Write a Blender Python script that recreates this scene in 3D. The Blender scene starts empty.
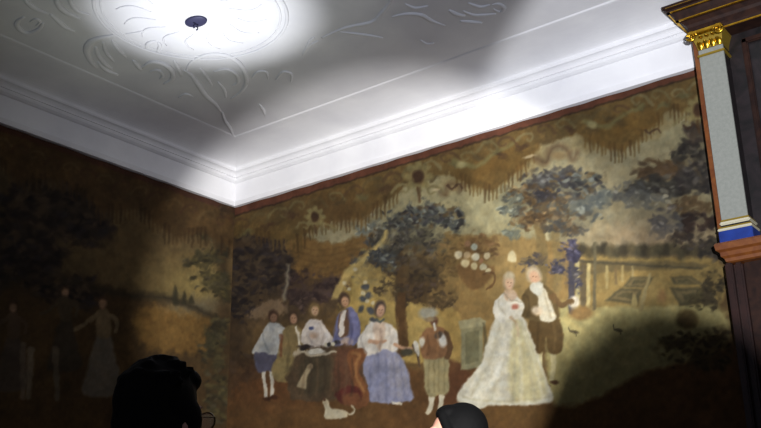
import bpy, bmesh, math, random
import numpy as np
from mathutils import Vector, Matrix, Quaternion

# ------------------------------------------------------------------ camera
CAM = np.array([4.9477, -4.7602, 1.2])
YAW, PITCH, ROLL = -0.6469, 0.3334, -0.0156
FPX = 971.67
_F = np.array([math.sin(YAW)*math.cos(PITCH), math.cos(YAW)*math.cos(PITCH), math.sin(PITCH)])
_r0 = np.array([math.cos(YAW), -math.sin(YAW), 0.0]); _u0 = np.cross(_r0, _F)
_R = math.cos(ROLL)*_r0 + math.sin(ROLL)*_u0
_U = -math.sin(ROLL)*_r0 + math.cos(ROLL)*_u0
scene = bpy.context.scene
cd = bpy.data.cameras.new('camera'); cam = bpy.data.objects.new('camera', cd)
scene.collection.objects.link(cam); scene.camera = cam
cd.sensor_width = 36; cd.lens = FPX/761*36; cd.clip_start = .05
m = Matrix(((_R[0], _U[0], -_F[0], CAM[0]), (_R[1], _U[1], -_F[1], CAM[1]), (_R[2], _U[2], -_F[2], CAM[2]), (0, 0, 0, 1)))
cam.matrix_world = m

def ray(px, py):
    return _F + _R*(px-380.5)/FPX - _U*(py-214)/FPX
def at(px, py, axis, val):
    """where a sight line meets the plane axis = val"""
    d = ray(px, py); t = (val-CAM[axis])/d[axis]; return CAM+t*d
def along(px, py, dist):
    d = ray(px, py); return CAM + d/np.linalg.norm(d)*dist
def proj(X, Y, Z):
    dx, dy, dz = X-CAM[0], Y-CAM[1], Z-CAM[2]
    f = dx*_F[0]+dy*_F[1]+dz*_F[2]
    return 380.5+FPX*(dx*_R[0]+dy*_R[1]+dz*_R[2])/f, 214-FPX*(dx*_U[0]+dy*_U[1]+dz*_U[2])/f

# ------------------------------------------------------------------ world and lamps
w = bpy.data.worlds.new('world'); scene.world = w; w.use_nodes = True
w.node_tree.nodes['Background'].inputs[0].default_value = (.68, .77, 1.0, 1)
w.node_tree.nodes['Background'].inputs[1].default_value = .095

ZC = 3.6       # underside of the cornice
ZCEIL = 3.908  # ceiling

def spot(name, loc, target, power, half_deg, blend, color, radius):
    l = bpy.data.lights.new(name, 'SPOT'); l.energy = power; l.spot_size = math.radians(half_deg*2)
    l.spot_blend = blend; l.color = color; l.shadow_soft_size = radius
    o = bpy.data.objects.new(name, l); scene.collection.objects.link(o); o.location = loc
    d = Vector(target)-Vector(loc); o.rotation_euler = d.to_track_quat('-Z', 'Y').to_euler()
    return o
LAMP = Vector((5.36, -4.92, 1.42))
spot('theatre_spot_and_fill', LAMP, at(394, 316, 1, 0), 2150, 14.6, .32, (1.0, .975, .95), .012)
spot('theatre_spot_and_fill', LAMP+Vector((.0, .0, .012)), at(737, 152, 1, 0), 1250, 14.8, .26, (.96, .968, 1.0), .012)
spot('theatre_spot_and_fill', LAMP+Vector((.0, .0, .024)), at(430, 40, 1, 0), 300, 26, 1.0, (.80, .85, 1.0), .02)  # added fill, not a third lamp: dim wide spill brightening the ceiling
HOT = at(205, 14, 2, ZCEIL)
TORCH = Vector((HOT[0]+.10, HOT[1]-.05, 1.25))
spot('ceiling_uplight', TORCH, HOT, 400, 15.0, 1.0, (.93, .95, 1.0), .03)
spot('ceiling_uplight', TORCH, HOT+np.array([-.1, -.1, 0]), 48, 29.0, 1.0, (.95, 1.0, .86), .03)

scene.view_settings.view_transform = 'Standard'; scene.view_settings.look = 'None'
scene.view_settings.exposure = 0.0; scene.view_settings.gamma = 1.0
scene.view_settings.use_curve_mapping = False

# ------------------------------------------------------------------ helpers
def srgb(c):
    return tuple((v/255/12.92 if v/255 <= .04045 else ((v/255+.055)/1.055)**2.4) for v in c)
def mat(name, col, rough=.6, metal=0, noise=None, bump=0, bscale=40, spec=.5):
    m = bpy.data.materials.new(name); m.use_nodes = True; nt = m.node_tree; b = nt.nodes['Principled BSDF']
    c = srgb(col); b.inputs['Base Color'].default_value = (*c, 1); b.inputs['Roughness'].default_value = rough
    b.inputs['Metallic'].default_value = metal; b.inputs['Specular IOR Level'].default_value = spec
    tc = nt.nodes.new('ShaderNodeTexCoord')
    if noise:
        c2, sc, dist = noise
        n = nt.nodes.new('ShaderNodeTexNoise'); n.inputs['Scale'].default_value = sc; n.inputs['Detail'].default_value = 6
        n.inputs['Distortion'].default_value = dist
        r = nt.nodes.new('ShaderNodeValToRGB'); r.color_ramp.elements[0].position = .35; r.color_ramp.elements[1].position = .68
        r.color_ramp.elements[0].color = (*c, 1); r.color_ramp.elements[1].color = (*srgb(c2), 1)
        nt.links.new(tc.outputs['Object'], n.inputs['Vector']); nt.links.new(n.outputs['Fac'], r.inputs[0])
        nt.links.new(r.outputs[0], b.inputs['Base Color'])
    if bump:
        n = nt.nodes.new('ShaderNodeTexNoise'); n.inputs['Scale'].default_value = bscale; n.inputs['Detail'].default_value = 5
        bp = nt.nodes.new('ShaderNodeBump'); bp.inputs['Strength'].default_value = bump; bp.inputs['Distance'].default_value = .01
        nt.links.new(tc.outputs['Object'], n.inputs['Vector']); nt.links.new(n.outputs['Fac'], bp.inputs['Height'])
        nt.links.new(bp.outputs[0], b.inputs['Normal'])
    return m
M = {
    'plaster': mat('plaster', (228, 228, 230), .85, bump=.25, bscale=9, noise=((216, 216, 220), 3, .3)),
    'wallpaint': mat('wall_paint', (150, 140, 120), .9, noise=((135, 125, 108), 4, .2)),
    'floor': mat('oak_floor', (92, 62, 38), .45, noise=((70, 44, 26), 6, 1.5)),
    'walnut': mat('dark_marbled_wood', (30, 16, 13), .55, spec=.2, noise=((48, 28, 20), 9, 2.0)),
    'darkpanel': mat('dark_panel', (14, 11, 12), .45, noise=((34, 26, 28), 7, 2.2)),
    'brownwood': mat('warm_brown_wood', (120, 70, 30), .4, noise=((98, 52, 24), 14, 1.5)),
    'redwood': mat('dark_red_wood', (44, 22, 17), .4, noise=((30, 14, 12), 12, 1.5)),
    'stone': mat('grey_painted_stone', (138, 140, 133), .6, noise=((128, 131, 124), 60, .2), bump=.1, bscale=120),
    'gold': mat('gilding', (205, 165, 50), .28, .9, noise=((170, 125, 30), 30, .5)),
    'goldpaint': mat('gold_paint', (150, 125, 40), .45, .5),
    'cream': mat('cream_paint', (190, 184, 160), .5),
    'blue': mat('blue_paint', (22, 52, 132), .45, noise=((16, 40, 110), 20, .3)),
    'skin': mat('skin', (214, 160, 138), .5, bump=.05, bscale=200),
    'hair': mat('black_hair', (5, 5, 6), .8, spec=.15, bump=.08, bscale=90),
    'hair_brown': mat('dark_brown_hair', (13, 10, 9), .75, bump=.1, bscale=120, spec=.15),
    'cloth': mat('dark_cloth', (24, 24, 30), .9, bump=.2, bscale=200),
    'cloth2': mat('plum_cloth', (60, 34, 44), .9, bump=.2, bscale=200),
    'jeans': mat('navy_cloth', (30, 36, 52), .9, bump=.2, bscale=200),
    'shoe': mat('black_leather', (18, 16, 15), .4),
    'metalframe': mat('dark_metal_frame', (120, 105, 80), .25, .8),
    'eye': mat('eye_white', (225, 220, 212), .2),
    'iron': mat('tarnished_iron', (52, 52, 84), .6, .2),
}
g = bpy.data.materials.new('lens_glass'); g.use_nodes = True
_b = g.node_tree.nodes['Principled BSDF']; _b.inputs['Transmission Weight'].default_value = .75; _b.inputs['Roughness'].default_value = .095
_b.inputs['Base Color'].default_value = (.95, .93, .88, 1); M['glass'] = g

def link(name, me, material, parent=None, smooth=False):
    o = bpy.data.objects.new(name, me); scene.collection.objects.link(o)
    if material: me.materials.append(material)
    if parent: o.parent = parent
    if smooth:
        me.polygons.foreach_set('use_smooth', [True]*len(me.polygons))
    return o
def obj(name, bm, material, parent=None, smooth=False):
    bmesh.ops.recalc_face_normals(bm, faces=bm.faces[:])
    me = bpy.data.meshes.new(name); bm.to_mesh(me); bm.free()
    return link(name, me, material, parent, smooth)
def box(bm, x0, x1, y0, y1, z0, z1, bev=0):
    r = bmesh.ops.create_cube(bm, size=1); vs = r['verts']
    bmesh.ops.scale(bm, vec=(abs(x1-x0), abs(y1-y0), abs(z1-z0)), verts=vs)
    bmesh.ops.translate(bm, vec=((x0+x1)/2, (y0+y1)/2, (z0+z1)/2), verts=vs)
    if bev:
        es = list({e for v in vs for e in v.link_edges})
        bmesh.ops.bevel(bm, geom=es, offset=bev, segments=2, affect='EDGES')
    return bm
def empty(name, loc, rz=0, label=None, cat=None, group=None):
    o = bpy.data.objects.new(name, None); scene.collection.objects.link(o); o.location = loc; o.rotation_euler = (0, 0, rz)
    o.empty_display_size = .1
    if label: o['label'] = label
    if cat: o['category'] = cat
    if group: o['group'] = group
    return o

# ------------------------------------------------------------------ room shell
def shell(name, *b):
    o = obj(name, box(bmesh.new(), *b[:6]), b[6]); o['kind'] = 'structure'; return o
shell('floor', -.15, 7, -6.6, .15, -.1, 0, M['floor'])
shell('wall_right', 0, 7, 0, .15, 0, 4.05, M['wallpaint'])
shell('wall_left', -.15, 0, -6.6, .15, 0, 4.05, M['wallpaint'])
ceil = shell('ceiling', 0, 7, -6.6, 0, ZCEIL, 4.05, M['plaster'])

def zcorner(py, d):
    """height of a moulding line seen at row py in the corner when it stands d off both walls"""
    k = (CAM[0]-d); tgt = np.array([d, -d]); dist_z = []
    lo, hi = 3.0, 4.6
    for _ in range(40):
        mid = (lo+hi)/2; y = proj(d, -d, mid)[1]
        if y > py: lo = mid
        else: hi = mid
    return (lo+hi)/2
def sweep_corner(name, prof, length_r, length_l):
    """cornice with a mitre in the room corner; prof = (depth off wall, height)"""
    bmr = bmesh.new(); bml = bmesh.new()
    for bm, f in ((bmr, lambda d, z, e: (length_r if e else d, -d, z)), (bml, lambda d, z, e: (d, -length_l if e else -d, z))):
        a = [bm.verts.new(f(d, z, 0)) for d, z in prof]; b = [bm.verts.new(f(d, z, 1)) for d, z in prof]
        n = len(prof)
        for i in range(n):
            bm.faces.new((a[i], a[(i+1) % n], b[(i+1) % n], b[i]))
        bm.faces.new(a); bm.faces.new(list(reversed(b)))
    return bmr, bml
# corner profile, bottom to top
P = [(.001, ZC), (.055, ZC), (.06, ZC+.012)]
zf = zcorner(202, .06); P += [(.062, zf-.012), (.066, zf), (.05, zf+.004)]
zb = zcorner(182, .075); P += [(.055, zb-.006), (.070, zb-.003), (.084, zb+.006), (.088, zb+.018), (.086, zb+.024)]
zt = zcorner(171, .125)
for k in range(6):
    t = k/5*math.pi/2; P.append((.094+(.030)*(1-math.cos(t)), zb+.026+(zt-zb-.03)*math.sin(t)))
P += [(.127, zt+.002), (.129, zt+.006), (.128, zt+.014)]
z0 = zt+.016
for k in range(11):
    t = k/10*math.pi/2*.93
    P.append((.128+(.45-.128)*(1-math.cos(t))/(1-math.cos(math.pi/2*.93)), z0+(ZCEIL-.006-z0)*math.sin(t)/math.sin(math.pi/2*.93)))
P += [(.458, ZCEIL-.005), (.466, ZCEIL-.001), (.467, ZCEIL), (.001, ZCEIL)]
br, bl = sweep_corner('cornice', P, 7, 6.6)
for bm_, nm in ((br, 'trim_1'), (bl, 'trim_2')):
    o = obj(nm, bm_, M['plaster']); o['kind'] = 'structure'

# ------------------------------------------------------------------ stucco relief on the ceiling
def tube(bm, pts, radii, seg=8):
    pts = [Vector(p) for p in pts]; rings = []
    for i, p in enumerate(pts):
        t = (pts[min(i+1, len(pts)-1)]-pts[max(i-1, 0)]).normalized()
        n = t.cross(Vector((0, 0, 1)));
        if n.length < 1e-3: n = t.cross(Vector((1, 0, 0)))
        n.normalize(); b = t.cross(n).normalized()
        rings.append([bm.verts.new(p+(n*math.cos(a)+b*math.sin(a))*radii[i]) for a in [2*math.pi*k/seg for k in range(seg)]])
    for i in range(len(rings)-1):
        for k in range(seg):
            bm.faces.new((rings[i][k], rings[i][(k+1) % seg], rings[i+1][(k+1) % seg], rings[i+1][k]))
    bm.faces.new(list(reversed(rings[0]))); bm.faces.new(rings[-1])
def spline(pts, n=6, closed=False):
    pts = [Vector(p) for p in pts]; out = []
    N = len(pts)
    for i in range(N if closed else N-1):
        g_ = lambda j: pts[j % N] if closed else pts[max(0, min(N-1, j))]
        a, b, c, d = g_(i-1), g_(i), g_(i+1), g_(i+2)
        for k in range(n):
            t = k/n; out.append(.5*((2*b)+(c-a)*t+(2*a-5*b+4*c-d)*t*t+(3*b-a-3*c+d)*t**3))
    if not closed: out.append(pts[-1])
    return out
def relief(name, px, r, taper=True):
    pts = [at(x, y, 2, ZCEIL-.0015) for x, y in px]
    s = spline(pts, 6); n = len(s)
    rr = [r*(.35+.65*math.sin(math.pi*min(1, (i+.6)/n))) if taper else r for i in range(n)]
    bm = bmesh.new(); tube(bm, s, rr)
    bmesh.ops.scale(bm, vec=(1, 1, .7), verts=bm.verts, space=Matrix.Translation((0, 0, -ZCEIL)))
    return obj(name, bm, M['plaster'], ceil, True)
SCROLLS = [
    ([(24, 17), (18, 21), (17, 26), (22, 31), (30, 33), (39, 29), (43, 23)], .022),
    ([(30, 22), (36, 19), (40, 22), (36, 26)], .013),
    ([(22, -4), (28, 3), (36, 9), (48, 14)], .022), ([(50, 14), (57, 20), (65, 27), (75, 32)], .02),
    ([(56, -6), (58, 4), (66, 12), (80, 19)], .026), ([(68, -8), (71, 3), (78, 11), (90, 15)], .020),
    ([(97, 68), (90, 60), (87, 50), (91, 42), (100, 38), (115, 35)], .03),
    ([(96, 47), (98, 55), (105, 64), (112, 69)], .02), ([(103, 42), (106, 52), (114, 62)], .016),
    ([(112, 40), (117, 48), (126, 58)], .016), ([(126, 34), (136, 33), (143, 31)], .013),
    ([(98, 62), (106, 70), (118, 75)], .02), ([(133, 60), (138, 66), (141, 70)], .022),
    ([(146, 48), (149, 43), (156, 41)], .018), ([(157, 52), (160, 46), (158, 42)], .015),
    ([(142, 68), (152, 62), (164, 64), (172, 71), (172, 79), (164, 84)], .025),
    ([(150, 72), (158, 70), (163, 75), (160, 79)], .017), ([(174, 60), (178, 68), (181, 76)], .018),
    ([(186, 72), (190, 64), (200, 57), (214, 54), (228, 56), (239, 63), (245, 73), (246, 83), (241, 92), (231, 99)], .022),
    ([(184, 70), (192, 76), (199, 86), (206, 96), (215, 104), (221, 112)], .024),
    ([(222, 112), (225, 121), (230, 128), (233, 136)], .018), ([(214, 72), (226, 69), (236, 74), (238, 82), (232, 86)], .018),
    ([(218, 82), (224, 90), (226, 98)], .014), ([(200, 68), (206, 76), (212, 86)], .014),
    ([(252, 78), (258, 72), (266, 72), (268, 79)], .014), ([(276, 80), (283, 72), (291, 74), (291, 82)], .014),
    ([(259, 104), (263, 110), (265, 116)], .014), ([(178, 98), (186, 94), (193, 97)], .013),
    ([(306, 48), (310, 42), (314, 37)], .014), ([(303, 55), (308, 47), (318, 41)], .012),
    ([(322, 38), (345, 28), (372, 22), (381, 14), (389, 4), (393, -6)], .018), ([(340, 32), (358, 34), (372, 36), (383, 38)], .014),
    ([(392, 17), (406, 14), (421, 15), (432, 21), (445, 26)], .018), ([(449, 10), (456, 14), (465, 16)], .018),
    ([(460, 21), (471, 22), (482, 23)], .020), ([(463, 11), (473, 15), (484, 15), (496, 14)], .016),
    ([(493, 9), (500, 12), (504, 8), (499, 4), (492, 5)], .016), ([(420, 40), (427, 44), (434, 43)], .012),
    ([(468, 3), (480, 7), (490, 5)], .016), ([(405, 4), (415, 8), (428, 6)], .014),
]
for i, (p, r) in enumerate(SCROLLS): relief('scroll_relief', p, r*.8)
# round medallion: two rings, petals and small buds
MC = Vector(at(192, 14, 2, ZCEIL)); Rm = (Vector(at(287, 20, 2, ZCEIL))-MC).length
def ring(name, R_, r):
    bm = bmesh.new(); n = 96; seg = 8; rings = []
    for i in range(n):
        a = 2*math.pi*i/n; rings.append([bm.verts.new((MC.x+(R_+r*math.cos(b))*math.cos(a), MC.y+(R_+r*math.cos(b))*math.sin(a), ZCEIL-.001+r*.7*math.sin(b))) for b in [2*math.pi*k/seg for k in range(seg)]])
    for i in range(n):
        for k in range(seg): bm.faces.new((rings[i][k], rings[i][(k+1) % seg], rings[(i+1) % n][(k+1) % seg], rings[(i+1) % n][k]))
    obj(name, bm, M['plaster'], ceil, True)
ring('medallion_ring', Rm, .010); ring('medallion_ring', Rm*.93, .006)
for k in range(16):
    a = 2*math.pi*k/16
    bm = bmesh.new(); s = []
    for t in range(9):
        u = t/8; rr = Rm*(.42+.36*u); aa = a+.16*math.sin(u*3.0)
        s.append((MC.x+rr*math.cos(aa), MC.y+rr*math.sin(aa), ZCEIL-.001))
    tube(bm, s, [.002+.005*math.sin(math.pi*(t+.5)/9) for t in range(9)]); obj('medallion_leaf', bm, M['plaster'], ceil, True)

# ------------------------------------------------------------------ painted cloth wall hangings
rng = np.random.default_rng(7)
LAT = rng.random((512, 512))
def vnoise(x, y):
    xi = np.floor(x).astype(int); yi = np.floor(y).astype(int); fx = x-xi; fy = y-yi
    fx = fx*fx*(3-2*fx); fy = fy*fy*(3-2*fy); L = lambda a, b: LAT[a % 512, b % 512]
    return (L(xi, yi)*(1-fx)+L(xi+1, yi)*fx)*(1-fy)+(L(xi, yi+1)*(1-fx)+L(xi+1, yi+1)*fx)*fy
def fbm(x, y, o=4):
    s = 0; a = .5
    for i in range(o): s = s+a*vnoise(x*2**i+17*i, y*2**i+31*i); a *= .5
    return s/(1-.5**o)
class Cloth:
    """a grid of woven points on a wall; the picture is laid on with brush strokes (design units: dp)"""
    def __init__(s, plane, u0, u1, z0, z1, step):
        s.plane = plane
        nu = int(round((u1-u0)/step))+1; nz = int(round((z1-z0)/step))+1
        s.u = np.linspace(u0, u1, nu); s.z = np.linspace(z0, z1, nz); s.step = step
        UU, ZZ = np.meshgrid(s.u, s.z); s.UU, s.ZZ = UU, ZZ
        s.X, s.Y = proj(UU, 0*UU, ZZ) if plane == 'r' else proj(0*UU, UU, ZZ)
        s.c = np.zeros(UU.shape+(3,))
        s.dx = (fbm(UU*28, ZZ*28, 3)-.5); s.dy = (fbm(UU*28+91, ZZ*28+47, 3)-.5)
        s.n1 = fbm(UU*9, ZZ*9, 4); s.n2 = fbm(UU*45+7, ZZ*45, 3)
    def sl(s, x0, x1, y0, y1):
        ax = 1 if s.plane == 'r' else 0; us = []; zs = []
        for x in (x0, x1):
            for y in (y0, y1):
                p = at(x, y, ax, 0); us.append(p[0] if s.plane == 'r' else p[1]); zs.append(p[2])
        a = np.searchsorted(s.u, min(us)-.02); b = np.searchsorted(s.u, max(us)+.02)
        c = np.searchsorted(s.z, min(zs)-.02); d = np.searchsorted(s.z, max(zs)+.02)
        return slice(c, d), slice(a, b)
    def lay(s, S, mask, col, var):
        if mask.size == 0: return
        col = np.array(col, float)
        v = 1+var*.55*(s.n2[S]-.5)*2+var*.9*(s.n1[S]-.5)*2
        mask = mask[..., None]; s.c[S] = s.c[S]*(1-mask)+mask*col*v[..., None]
    def poly(s, pts, col, soft=1.2, a=1, wob=3, var=.10, smooth=True):
        if smooth:
            q = spline([(x, y, 0) for x, y in pts], 4, True); pts = [(p.x, p.y) for p in q]
        xs = [p[0] for p in pts]; ys = [p[1] for p in pts]; m_ = soft*2+wob
        S = s.sl(min(xs)-m_, max(xs)+m_, min(ys)-m_, max(ys)+m_)
        X = s.X[S]+s.dx[S]*wob*2; Y = s.Y[S]+s.dy[S]*wob*2
        if X.size == 0: return
        D = np.full(X.shape, 1e9); ins = np.zeros(X.shape, bool); n = len(pts)
        for i in range(n):
            x0, y0 = pts[i]; x1, y1 = pts[(i+1) % n]
            ex, ey = x1-x0, y1-y0; L = ex*ex+ey*ey+1e-9
            t = np.clip(((X-x0)*ex+(Y-y0)*ey)/L, 0, 1); D = np.minimum(D, (X-x0-t*ex)**2+(Y-y0-t*ey)**2)
            cnd = ((y0 > Y) != (y1 > Y)); xx = x0+(Y-y0)*ex/(ey if abs(ey) > 1e-9 else 1e-9); ins ^= cnd & (X < xx)
        sd = np.sqrt(D)*np.where(ins, 1, -1)
        s.lay(S, np.clip(.5+sd/(2*soft), 0, 1)*a, col, var)
    def stroke(s, pts, w0, w1, col, soft=.8, a=1, wob=1.5, var=.1, curve=True):
        if curve and len(pts) > 2:
            q = spline([(x, y, 0) for x, y in pts], 5); pts = [(p.x, p.y) for p in q]
        xs = [p[0] for p in pts]; ys = [p[1] for p in pts]; m_ = soft*2+wob+max(w0, w1)
        S = s.sl(min(xs)-m_, max(xs)+m_, min(ys)-m_, max(ys)+m_)
        X = s.X[S]+s.dx[S]*wob*2; Y = s.Y[S]+s.dy[S]*wob*2
        if X.size == 0: return
        sd = np.full(X.shape, -1e9); n = len(pts)
        for i in range(n-1):
            x0, y0 = pts[i]; x1, y1 = pts[i+1]; ex, ey = x1-x0, y1-y0; L = ex*ex+ey*ey+1e-9
            t = np.clip(((X-x0)*ex+(Y-y0)*ey)/L, 0, 1); ww = w0+(w1-w0)*((i+t)/(n-1))
            sd = np.maximum(sd, ww/2-np.hypot(X-x0-t*ex, Y-y0-t*ey))
        s.lay(S, np.clip(.5+sd/(2*soft), 0, 1)*a, col, var)
    def dab(s, x, y, rx, ry, col, ang=0, soft=.35, a=1, wob=1.2, var=.1):
        R_ = max(rx, ry)*1.5+wob+1
        S = s.sl(x-R_, x+R_, y-R_, y+R_)
        X = s.X[S]+s.dx[S]*wob*2-x; Y = s.Y[S]+s.dy[S]*wob*2-y
        if X.size == 0: return
        c, t = math.cos(ang), math.sin(ang); q = np.hypot((X*c+Y*t)/rx, (-X*t+Y*c)/ry)
        s.lay(S, np.clip((1+soft-q)/(2*soft), 0, 1)*a, col, var)
    def foliage(s, x, y, rx, ry, cols, n=60, size=4, seed=0, spread=True, a=.85):
        r = random.Random(seed+int(x*7+y*3))
        s.dab(x, y, rx*.72, ry*.68, cols[0], soft=.8, a=.42, wob=14)
        cl = [(r.uniform(-.8, .8), r.uniform(-.75, .75)) for _ in range(max(3, n//11))]
        hi = tuple(min(255, v*1.28+12) for v in cols[len(cols)//2])
        for cx_, cy_ in cl:
            s.dab(x+cx_*rx, y+cy_*ry, rx*.30, ry*.30, cols[int(r.random()*len(cols))], r.uniform(-.6, .6), .7, .65, 8)
        for i in range(int(n*1.5)):
            th = r.uniform(0, 2*math.pi); q = math.sqrt(r.random())*1.05
            px = x+rx*q*math.cos(th); py = y+ry*q*math.sin(th); sz = size*r.uniform(.4, .9)
            if i % 3:
                c_ = cl[i % len(cl)]; px = x+rx*(c_[0]+.34*math.cos(th)*q); py = y+ry*(c_[1]+.34*math.sin(th)*q)
            ang = r.uniform(-.9, .9)
            k = min(len(cols)-1, int(r.random()**1.1*len(cols)))
            s.dab(px, py, sz*.95, sz*.5, hi if i % 7 == 0 else cols[k], ang, .4, a*r.uniform(.65, 1), 1.6)
    def wash(s, x, y, rx, ry, col, a=.5, ang=0): s.dab(x, y, rx, ry, col, ang, .95, a, 6, .08)
    def build(s, name, material, parent, off, border_col):
        nz, nu = s.UU.shape
        z = s.ZZ; top = np.clip((z-(ZC-.25))/.25, 0, 1)
        rip = off+.006*(fbm(s.UU*1.7+5, z*.6, 2)-.5)*2 + .004*np.sin(s.UU*21+3*vnoise(s.UU*3, z*0+1))*top
        A = [s.UU, -rip, z] if s.plane == 'r' else [rip, s.UU, z]
        co = np.stack(A, -1).reshape(-1, 3)
        i = np.arange(nz*nu).reshape(nz, nu)
        a, b, c, d = i[:-1, :-1], i[:-1, 1:], i[1:, 1:], i[1:, :-1]
        F = np.stack([a, b, c, d] if s.plane == 'r' else [a, b, c, d], -1).reshape(-1, 4)
        me = bpy.data.meshes.new(name); me.vertices.add(len(co)); me.vertices.foreach_set('co', co.ravel())
        me.loops.add(F.size); me.loops.foreach_set('vertex_index', F.ravel().astype(np.int32))
        me.polygons.add(len(F)); me.polygons.foreach_set('loop_start', np.arange(0, F.size, 4, dtype=np.int32))
        me.update(); me.validate()
        s.c = s.c*(1+.13*(fbm(s.X*.35+3, s.Y*.25, 3)-.5)+.22*(fbm(s.X*.11+9, s.Y*.13+5, 3)-.5))[..., None]*(1+.05*(fbm(s.X*.2, s.Y*.2, 2)-.5)[..., None]*np.array([1, 0, -1.6]))
        s.c = s.c*.68+.32*s.c.mean(-1, keepdims=True)*np.array([1.04, 1.0, .90])
        s.c = 255*(np.clip(s.c, 2, 250)/255)**1.15*.81
        lin = np.clip(s.c, 2, 250)/255; lin = np.where(lin <= .04045, lin/12.92, ((lin+.055)/1.055)**2.4)
        at_ = me.color_attributes.new('weave', 'FLOAT_COLOR', 'POINT')
        at_.data.foreach_set('color', np.concatenate([lin.reshape(-1, 3), np.ones((len(co), 1))], 1).astype(np.float32).ravel())
        return link(name, me, material, parent, True)
cm = bpy.data.materials.new('painted_cloth'); cm.use_nodes = True; nt = cm.node_tree; b = nt.nodes['Principled BSDF']
b.inputs['Roughness'].default_value = .9; b.inputs['Specular IOR Level'].default_value = .15
an = nt.nodes.new('ShaderNodeVertexColor'); an.layer_name = 'weave'
tc = nt.nodes.new('ShaderNodeTexCoord'); nn = nt.nodes.new('ShaderNodeTexNoise'); nn.inputs['Scale'].default_value = 22; nn.inputs['Detail'].default_value = 8; nn.inputs['Roughness'].default_value = .7
mr = nt.nodes.new('ShaderNodeMapRange'); mr.inputs[1].default_value = .3; mr.inputs[2].default_value = .7; mr.inputs[3].default_value = .94; mr.inputs[4].default_value = 1.05
mx = nt.nodes.new('ShaderNodeVectorMath'); mx.operation = 'SCALE'
nt.links.new(tc.outputs['Object'], nn.inputs['Vector']); nt.links.new(nn.outputs['Fac'], mr.inputs[0])
nt.links.new(an.outputs['Color'], mx.inputs[0]); nt.links.new(mr.outputs[0], mx.inputs['Scale']); nt.links.new(mx.outputs[0], b.inputs['Base Color'])
wv = nt.nodes.new('ShaderNodeTexWave'); wv.inputs['Scale'].default_value = 60; wv.bands_direction = 'Z'; wv.inputs['Distortion'].default_value = 1
bp = nt.nodes.new('ShaderNodeBump'); bp.inputs['Strength'].default_value = .05; bp.inputs['Distance'].default_value = .004
nt.links.new(tc.outputs['Object'], wv.inputs['Vector']); nt.links.new(wv.outputs['Fac'], bp.inputs['Height']); nt.links.new(bp.outputs[0], b.inputs['Normal'])

#PAINT_BEGIN
DK = [(54, 42, 38), (70, 56, 46), (42, 34, 36), (98, 78, 54)]
BL = [(66, 68, 66), (92, 98, 94), (48, 46, 50), (108, 86, 52), (128, 134, 124)]
BR = [(112, 84, 46), (92, 68, 40), (128, 100, 58), (80, 62, 42)]
C = Cloth('r', 0.0, 3.62, .95, ZC-.002, .006)
yb = lambda x: 211-.302*(x-234)
# ground and sky
C.c[:] = (112, 84, 44)
C.c *= (1+.25*(C.n1-.5)*2)[..., None]
C.poly([(282, 215), (360, 180), (470, 150), (600, 115), (740, 70), (760, 252), (700, 252), (600, 250), (520, 238), (450, 240), (360, 245), (300, 240)], (158, 148, 106), 5, 1, 6, .07)
C.wash(490, 215, 60, 40, (172, 164, 118), .8)
C.wash(650, 215, 60, 45, (142, 126, 96), .6)
C.wash(660, 240, 55, 12, (164, 134, 100), .7)
C.wash(590, 170, 40, 30, (160, 148, 110), .5)
# upper left: brown curtain over sky, cloud band
C.poly([(236, 208), (300, 192), (375, 168), (378, 200), (345, 226), (300, 225), (280, 262), (236, 300)], (110, 80, 40), 4, .95, 8, .16)
C.poly([(292, 228), (312, 222), (330, 228), (352, 214), (372, 214), (384, 232), (350, 243), (318, 241), (290, 238)], (158, 146, 108), 2.5, .9, 5, .1)
C.poly([(284, 236), (330, 244), (352, 241), (378, 228), (386, 246), (372, 262), (345, 288), (320, 300), (290, 290), (283, 262)], (134, 98, 46), 2, 1, 3, .1)
for k in range(7): C.stroke([(288, 244+k*6), (325, 251+k*6), (362, 244+k*5)], 1.5, .8, (112, 80, 36), 1.2, .6)
# bower of yellow cloth
C.poly([(338, 300), (337, 287), (350, 283), (352, 268), (366, 262), (376, 244), (388, 228), (392, 240), (384, 258), (400, 268), (408, 300), (440, 310), (444, 360), (400, 362), (372, 356), (350, 330)], (186, 154, 74), 1.6, 1, 2, .09)
C.stroke([(384, 236), (372, 256), (356, 274), (352, 296), (340, 312)], 5, 3, (164, 132, 60), 1.4, .8)
# garden wall and fields behind the couple
C.poly([(446, 236), (500, 237), (560, 242), (584, 246), (588, 330), (520, 350), (446, 372), (430, 372), (430, 300)], (160, 126, 66), 2, 1, 2, .08, False)
C.poly([(492, 238), (545, 243), (548, 300), (486, 300)], (170, 138, 76), 2, .8, 2, .05, False)
C.poly([(430, 318), (462, 314), (462, 372), (430, 374)], (184, 150, 72), 1.5, .8, 1)
C.poly([(511, 262), (511, 256), (515, 252), (519, 256), (519, 263)], (206, 190, 140), 1, 1, .5)
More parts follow.
